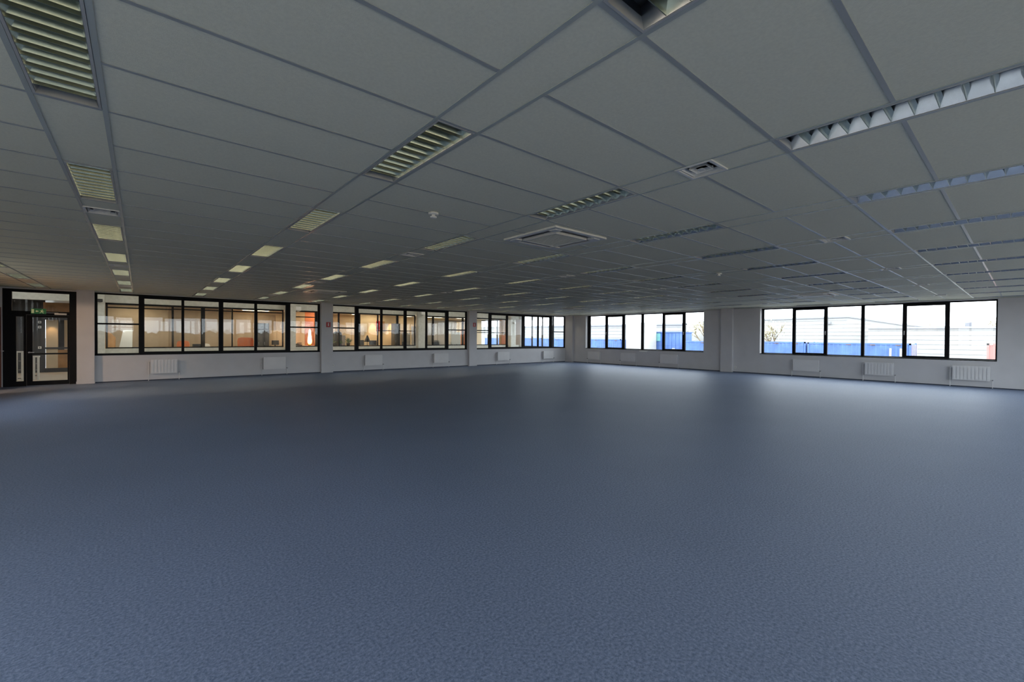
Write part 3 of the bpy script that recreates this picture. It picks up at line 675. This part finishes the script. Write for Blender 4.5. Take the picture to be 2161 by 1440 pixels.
# bay 2: plants, shelf, monitors
desk(8.0, 23.3, 1.2, .6, 'long desk with plants under the second glazed bay', 'dark', .92)
plant(7.55, 23.2, .92, 1.0, 'small bushy potted plant at the near end of the long plant desk')
plant(7.98, 23.25, .92, .8, 'small potted plant in the middle of the long plant desk')
plant(8.4, 23.25, .92, 1.1, 'larger potted plant at the far end of the long plant desk')
chair(8.0, 23.95, 3.1, 'dark', 'black office chair with tall back behind the plant desk', top=1.7)
cupboard(8.3, 24.75, .8, .45, 1.5, 'greywall', 'grey cupboard behind the plant desk')
desk(9.62, 23.4, 1.8, .8, 'wide white desk before the glowing cream wall', 'greywall', .85)
monitor(9.1, 23.4, .85, .2, 'dark monitor on the wide desk before the cream wall', .45, .28)
monitor(9.85, 23.5, .85, -.3, 'second dark monitor on the wide desk, turned aside', .4, .26)
t = thing('desk_lamp', 'dark cone shaped desk lamp peaking between the monitors', 'lamp', (9.45, 23.3, .85))
MB().tube((0,0,0),(0,0,.4),.012).build('pole', M['dark'], t); MB().lathe([(.0,.66),(.03,.66),(.17,.30),(.165,.30),(.0,.60)], 0, 0).build('lamp_shade', M['dark'], t); MB().lathe([(0,0),(.09,0),(.09,.015),(0,.02)], 0, 0).build('base', M['dark'], t)
for x, c, lab in ((10.55, 'red', 'red poster on the cream office wall'), (10.85, 'woodw', 'ochre poster on the cream office wall')):
    t = tag(MB().box(x, x+.22, 24.685, 24.70, 1.75, 2.35).build('poster', M[c]), lab, 'poster')
cupboard(11.25, 23.6, .34, .45, 2.2, 'dark', 'tall dark cabinet with an open edge in the second office bay', 1)
cupboard(11.95, 23.9, .55, .45, 1.68, 'beige', 'light brown cupboard just before the second pale pier')
chair(11.72, 23.12, 1.0, 'dark', 'black office chair before the light brown cupboard', top=1.15)
# bay 3
cupboard(13.2, 23.6, .9, .45, 1.55, 'beige', 'light brown sideboard just past the second pale pier')
chair(14.0, 23.4, .3, 'dark', 'black office chair past the light brown sideboard', top=1.2)
chair(14.45, 24.3, 2.3, 'skyblue', 'grey blue office chair past the black one', top=1.25)
cupboard(15.2, 23.6, .72, .5, 1.75, 'paper', 'white locker in the third office bay')
cupboard(15.95, 23.5, .3, .4, 1.95, 'rust', 'narrow terracotta cabinet beside the white locker', 1)
t = tag(MB().box(18.85, 19.25, 23.28, 23.3, .98, 1.6).build('poster', M['rust']), 'orange poster low on the wooden wall strip near the room corner', 'poster')
# lantern boxes on the hall piers
for x, y, z, lab in ((5.72, YO-.16, 2.74, 'white box lantern high on the hall beside the first pale pier'), (12.22, YO-.42, 2.78, 'white box lantern on the second pale pier'), (-1.12, YO-.42, 2.72, 'dark camera on the pale post beside the glass door'), (19.1, YO-.40, 2.40, 'small white camera on the last pale pier')):
    t = thing('hall_lantern' if 'lantern' in lab else 'security_camera', lab, 'lantern' if 'lantern' in lab else 'camera', (x, y, z))
    s = 1.0 if 'lantern' in lab else .55; m_ = 'dark' if 'dark' in lab else 'paper'
    MB().bev(-.13*s, .13*s, -.10*s, .10*s, -.09*s, .11*s, .02*s).build('body', M[m_], t)
    MB().box(-.03*s, .03*s, .10*s, .14, -.03*s, .05*s).build('bracket', M['fitting'], t)
    MB().lathe([(0,-.13*s),(.07*s,-.12*s),(.08*s,-.09*s)], 0, 0, 12).build('lens', M['plastic' if m_ == 'paper' else 'fitting'], t)

# ================================================================== outside
GZ = -1.35
M['asphalt'] = mat('pale_yard_paving', (.21, .21, .20), .9, noise=(.8, .2), bump=.2, bscale=30)
M['field'] = mat('dry_field', (.42, .33, .22), .95, noise=(.15, .3))
M['clad'] = mat('pale_cladding', (.35, .35, .345), .6, noise=(.6, .03))
M['cladline'] = mat('cladding_edge', (.28, .285, .32), .6)
M['blue'] = mat('container_blue', (.08, .16, .40), .5, noise=(1.2, .25))
M['lilac'] = mat('container_end_pale', (.22, .21, .38), .5, noise=(1.2, .15))
M['cyan'] = mat('cyan_sheet', (.15, .37, .38), .5, noise=(3, .1))
M['redc'] = mat('container_red', (.48, .21, .19), .5, noise=(1.2, .12))
M['offwhite'] = mat('offwhite_sheet', (.42, .42, .41), .5, noise=(2, .04))
M['rustspot'] = mat('rusty_steel', (.16, .10, .08), .8, noise=(9, .4))
M['twig'] = mat('bare_bark', (.30, .24, .15), .9, noise=(20, .3))
M['bud'] = mat('yellow_buds', (.60, .59, .40), .9, noise=(6, .3))
MB().box(-250, 400, -12, 400, GZ-.2, GZ).build('ground', M['asphalt'], kind='structure')
MB().box(-250, 400, -400, -12, GZ-.2, GZ+.01).build('field', M['field'], kind='structure')
def container(x, y0, y1, top, m_, label, ends='lilac', group='shipping containers', d=2.44, rods=()):
    t = thing('shipping_container', label, 'container', (x, y0, GZ))
    h = top-GZ; ln = y1-y0
    g = MB(); g.box(.03, d-.03, .05, ln-.05, .15, h-.04)
    n = int(ln/.28)
    for i in range(n):
        c = .12+i*(ln-.24)/n; g.prism([(.03, c), (.0, c+.05), (.0, c+.13), (.03, c+.18)], 'z', .16, h-.12)
    g.build('corrugated_body', M[m_], t)
    g = MB()
    for a in (0, ln-.1):
        for b_ in (-.02, d-.08): g.box(b_, b_+.1, a, a+.1, 0, h)
    g.box(-.02, .06, 0, ln, h-.12, h).box(-.02, .06, 0, ln, .05, .2)
    g.build('corner_frame', M[m_], t)
    e = MB().box(.06, d-.06, -.02, .03, .15, h-.1).build('end_door', M[ends], t)
    for i in range(4): MB().tube((.3+.6*i, -.05, .12), (.3+.6*i, -.05, h-.08), .02, n=6).build('lock_rod', M['offwhite'], e)
    g = MB()
    for i in range(int(ln/1.4)): g.box(-.025, -.02, .5+1.4*i, .8+1.4*i, h-.16, h-.10)
    g.build('rust_spots', M['rustspot'], t, kind='stuff')
    for yy in rods: MB().box(-.06, -.03, yy, yy+.12, .5, h-.35).build('white_strip', M['offwhite'], t)
container(40, 5.1, 11.16, 1.21, 'blue', 'blue shipping container at the open end of the row, with a paler end door', rods=(1.0, .45))
container(40, 11.3, 17.36, 1.24, 'blue', 'blue shipping container, second from the open end of the row', 'blue')
container(40, 17.5, 21.4, 1.20, 'blue', 'short blue shipping container beside the bare yellow tree', 'blue')
container(40, 28.7, 34.76, 1.30, 'blue', 'blue shipping container beyond the white wall slab, nearest of that row', 'blue')
container(40, 34.9, 40.96, 1.27, 'blue', 'blue shipping container in the far row, second past the white slab', 'blue')
container(40, 41.1, 47.16, 1.33, 'blue', 'blue shipping container in the far row, third past the white slab', 'blue')
container(40, 47.3, 53.36, 1.29, 'blue', 'blue shipping container at the far end of the row', 'blue')
container(38, -1.6, 1.52, 1.29, 'redc', 'red shipping container at the edge of the large outer window', 'redc')
# tall blue sheds with cyan door
def shed(y0, y1, top, label, cyan=None, x=41):
    t = thing('storage_shed', label, 'shed', (x, y0, GZ)); ln = y1-y0; h = top-GZ
    g = MB().box(0, 2.4, 0, ln, 0, h)
    for i in range(int(ln/.4)): g.box(-.04, 0, .06+.4*i, .26+.4*i, .1, h-.08)
    g.build('walls', M['blue'], t)
    MB().box(-.1, 2.5, -.08, ln+.08, h, h+.08).build('roof_edge', M['blue'], t)
    if cyan: MB().box(-.12, -.04, cyan[0]-y0, cyan[1]-y0, cyan[2]-GZ, cyan[3]-GZ).build('cyan_sheet', M['cyan'], t)
    MB().box(-.10, -.04, ln*.3, ln*.3+.3, .1, 1.8).build('strip_door', M['offwhite'], t)
shed(24.4, 26.4, 2.02, 'tall blue storage shed with a bright cyan sheet on its front', (24.5, 25.25, 1.15, 1.95))
shed(22.4, 24.0, 2.02, 'tall blue storage shed without a cyan sheet, beside the bare tree')
t = thing('white_trailer', 'plain white box trailer between the blue containers and the tall shed', 'trailer', (38.3, 24.85, GZ))
MB().bev(0, 2.5, 0, 2.0, .5, 4.35, .05).build('body', M['offwhite'], t); MB().box(-.02, 2.5, 0, 2.0, .4, .5).build('chassis', M['rustspot'], t)
for yy in (.3, 1.6):
    o = MB().tube((.0, yy, .42), (.3, yy, .42), .4, n=16).build('wheel', M['dark'], t)
# added unseen wing alongside the side wall, bounces warm light through its windows
t = thing('warm_bounce_wing', 'added unseen cream wing warming the light through the side windows', 'building', (-16, 4, GZ))
MB().box(0, 6.5, 0, 22, 0, 6.2).build('wall', mat('bounce_cream', (.72, .56, .40), .8, noise=(1.5, .06)), t)
MB().box(-.2, 6.7, -.2, 22.2, 6.2, 6.4).build('roof_edge', M['cladline'], t)
# pale halls
def hall(name, x, y0, y1, prof, label, step=.42, depth=25):
    """prof: list of (y, z) of the roof line from y0 to y1"""
    t = thing(name, label, 'building', (x, 0, GZ))
    pts = [(y0, 0)]+[(y, z-GZ) for y, z in prof]+[(y1, 0)]
    MB().prism(pts, 'x', 0, depth).build('wall', M['clad'], t)
    g = MB(); z = .3; zmax = max(z_ for _, z_ in prof)-GZ
    def top(y):
        for (a, za), (b_, zb) in zip(prof, prof[1:]):
            if a <= y <= b_ or b_ <= y <= a: return za+(zb-za)*(y-a)/((b_-a) or 1)-GZ
        return 0
    while z < zmax-.1:
        n = 12
        for i in range(n):
            a = y0+(y1-y0)*i/n; b_ = y0+(y1-y0)*(i+1)/n
            if min(top(a+1e-6*(b_-a)), top(b_-1e-6*(b_-a))) > z+.1: g.prism([(-.05, z), (0, z-.02), (0, z+.05)], 'y', a, b_)
        z += step
    g.build('cladding_ribs', M['clad'], t, kind='stuff')
    g = MB()
    for (a, za), (b_, zb) in zip(prof, prof[1:]):
        g.add([(-.15,a,za-GZ-.12),(-.15,b_,zb-GZ-.12),(-.15,b_,zb-GZ+.06),(-.15,a,za-GZ+.06),(.3,a,za-GZ-.12),(.3,b_,zb-GZ-.12),(.3,b_,zb-GZ+.06),(.3,a,za-GZ+.06)], [(0,1,2,3),(7,6,5,4),(0,4,5,1),(3,2,6,7),(0,3,7,4),(1,5,6,2)])
    g.build('roof_edge', M['cladline'], t)
    return t
hall('warehouse', 60, 4.5, 30.0, [(4.5, 2.65), (8.3, 3.08), (12.8, 4.02), (21.5, 3.92), (30, 3.85)], 'large pale ribbed warehouse with a low pitched roof behind the blue containers')
t = hall('low_warehouse', 55, -14, 10.2, [(-14, 2.52), (10.2, 2.64)], 'low flat roofed pale warehouse behind the red container', depth=4.5)
MB().lathe([(0,0),(.22,0),(.22,.35),(.3,.4),(0,.5)], .8, 3.35, 12).build('roof_vent', M['cladline'], t).location = (0, 0, 2.6-GZ)
hall('long_warehouse', 47, 25, 75, [(25, 3.10), (75, 3.2)], 'long pale flat roofed warehouse behind the far containers', depth=12)
t = thing('floodlight', 'small floodlight on the front of the pitched roof warehouse', 'lamp', (59.7, 14.6, 3.3)); MB().bev(-.15, .1, -.2, .2, -.15, .15, .03).build('housing', M['fitting'], t); MB().box(.0, .16, -.03, .03, -.03, .03).build('arm', M['fitting'], t)
def tree(x, y, h, spread, label, seed, budn=500, m_='bud', z0=GZ):
    t = thing('tree', label, 'tree', (x, y, z0)); rnd = random.Random(seed)
    g = MB(); tips = []
    def grow(p, d, l, r, lev):
        q = p+d*l; g.tube(p, q, r, r*.65, 5); tips.append(q)
        if lev == 0: return
        for i in range(3 if lev > 1 else 4):
            nd = (d+Vector((rnd.uniform(-1,1), rnd.uniform(-1,1), rnd.uniform(-.2,.7)))*spread).normalized(); grow(p+d*l*rnd.uniform(.6,1), nd, l*rnd.uniform(.55,.8), r*.6, lev-1)
    grow(Vector((0,0,0)), Vector((0,0,1)), h*.36, .14, 4)
    g.build('trunk', M['twig'], t)
    f_ = MB()
    for i in range(budn):
        p = rnd.choice(tips)+Vector((rnd.gauss(0,.3), rnd.gauss(0,.3), rnd.gauss(0,.25))); s = rnd.uniform(.03, .09)
        a = Vector((rnd.uniform(-1,1), rnd.uniform(-1,1), rnd.uniform(-1,1))).normalized()*s; b_ = a.orthogonal().normalized()*s
        f_.add([p-a, p+b_, p+a, p-b_, p+a.cross(b_).normalized()*s*.4], [(0,1,4),(1,2,4),(2,3,4),(3,0,4)])
    f_.build('foliage', M[m_], t, kind='stuff')
tree(44.5, 15.3, 4.9, .55, 'small yellow budding tree against the pale ribbed warehouse', 3, 480)
tree(46.8, 22.7, 6.0, .6, 'bare yellowish tree seen in the last pane of the window near the corner', 8, 500)
tree(51, 22.9, 4.4, .6, 'yellowish bushy tree behind the short blue container', 12, 1200)
tree(95, 3.2, 7.0, .6, 'faint tree rising above the flat roofed warehouse, nearer the window edge', 21, 900)
tree(100, 11.5, 7.2, .6, 'faint tree rising above the flat roofed warehouse, nearer the pitched roof', 22, 700)
tree(90, .6, 6.0, .7, 'faint tree above the roof over the red container', 23, 480)
# hedge line behind the building, seen only as a reflection
rnd = random.Random(5); g = MB()
for i in range(80):
    x = -60+i*2.2; g.lathe([(0,0),(1.9,.2),(2.2,1.6),(1.5,2.9+rnd.uniform(-.4,.6)),(0,3.4+rnd.uniform(-.5,.5))], x, -62+rnd.uniform(-1,1), 7)
o = g.build('hedge', mat('winter_hedge', (.30, .235, .16), .95, noise=(.7, .4)), kind='stuff'); o.location = (0,0,GZ); tag(o, 'brown winter hedge across the field behind the building', 'hedge')
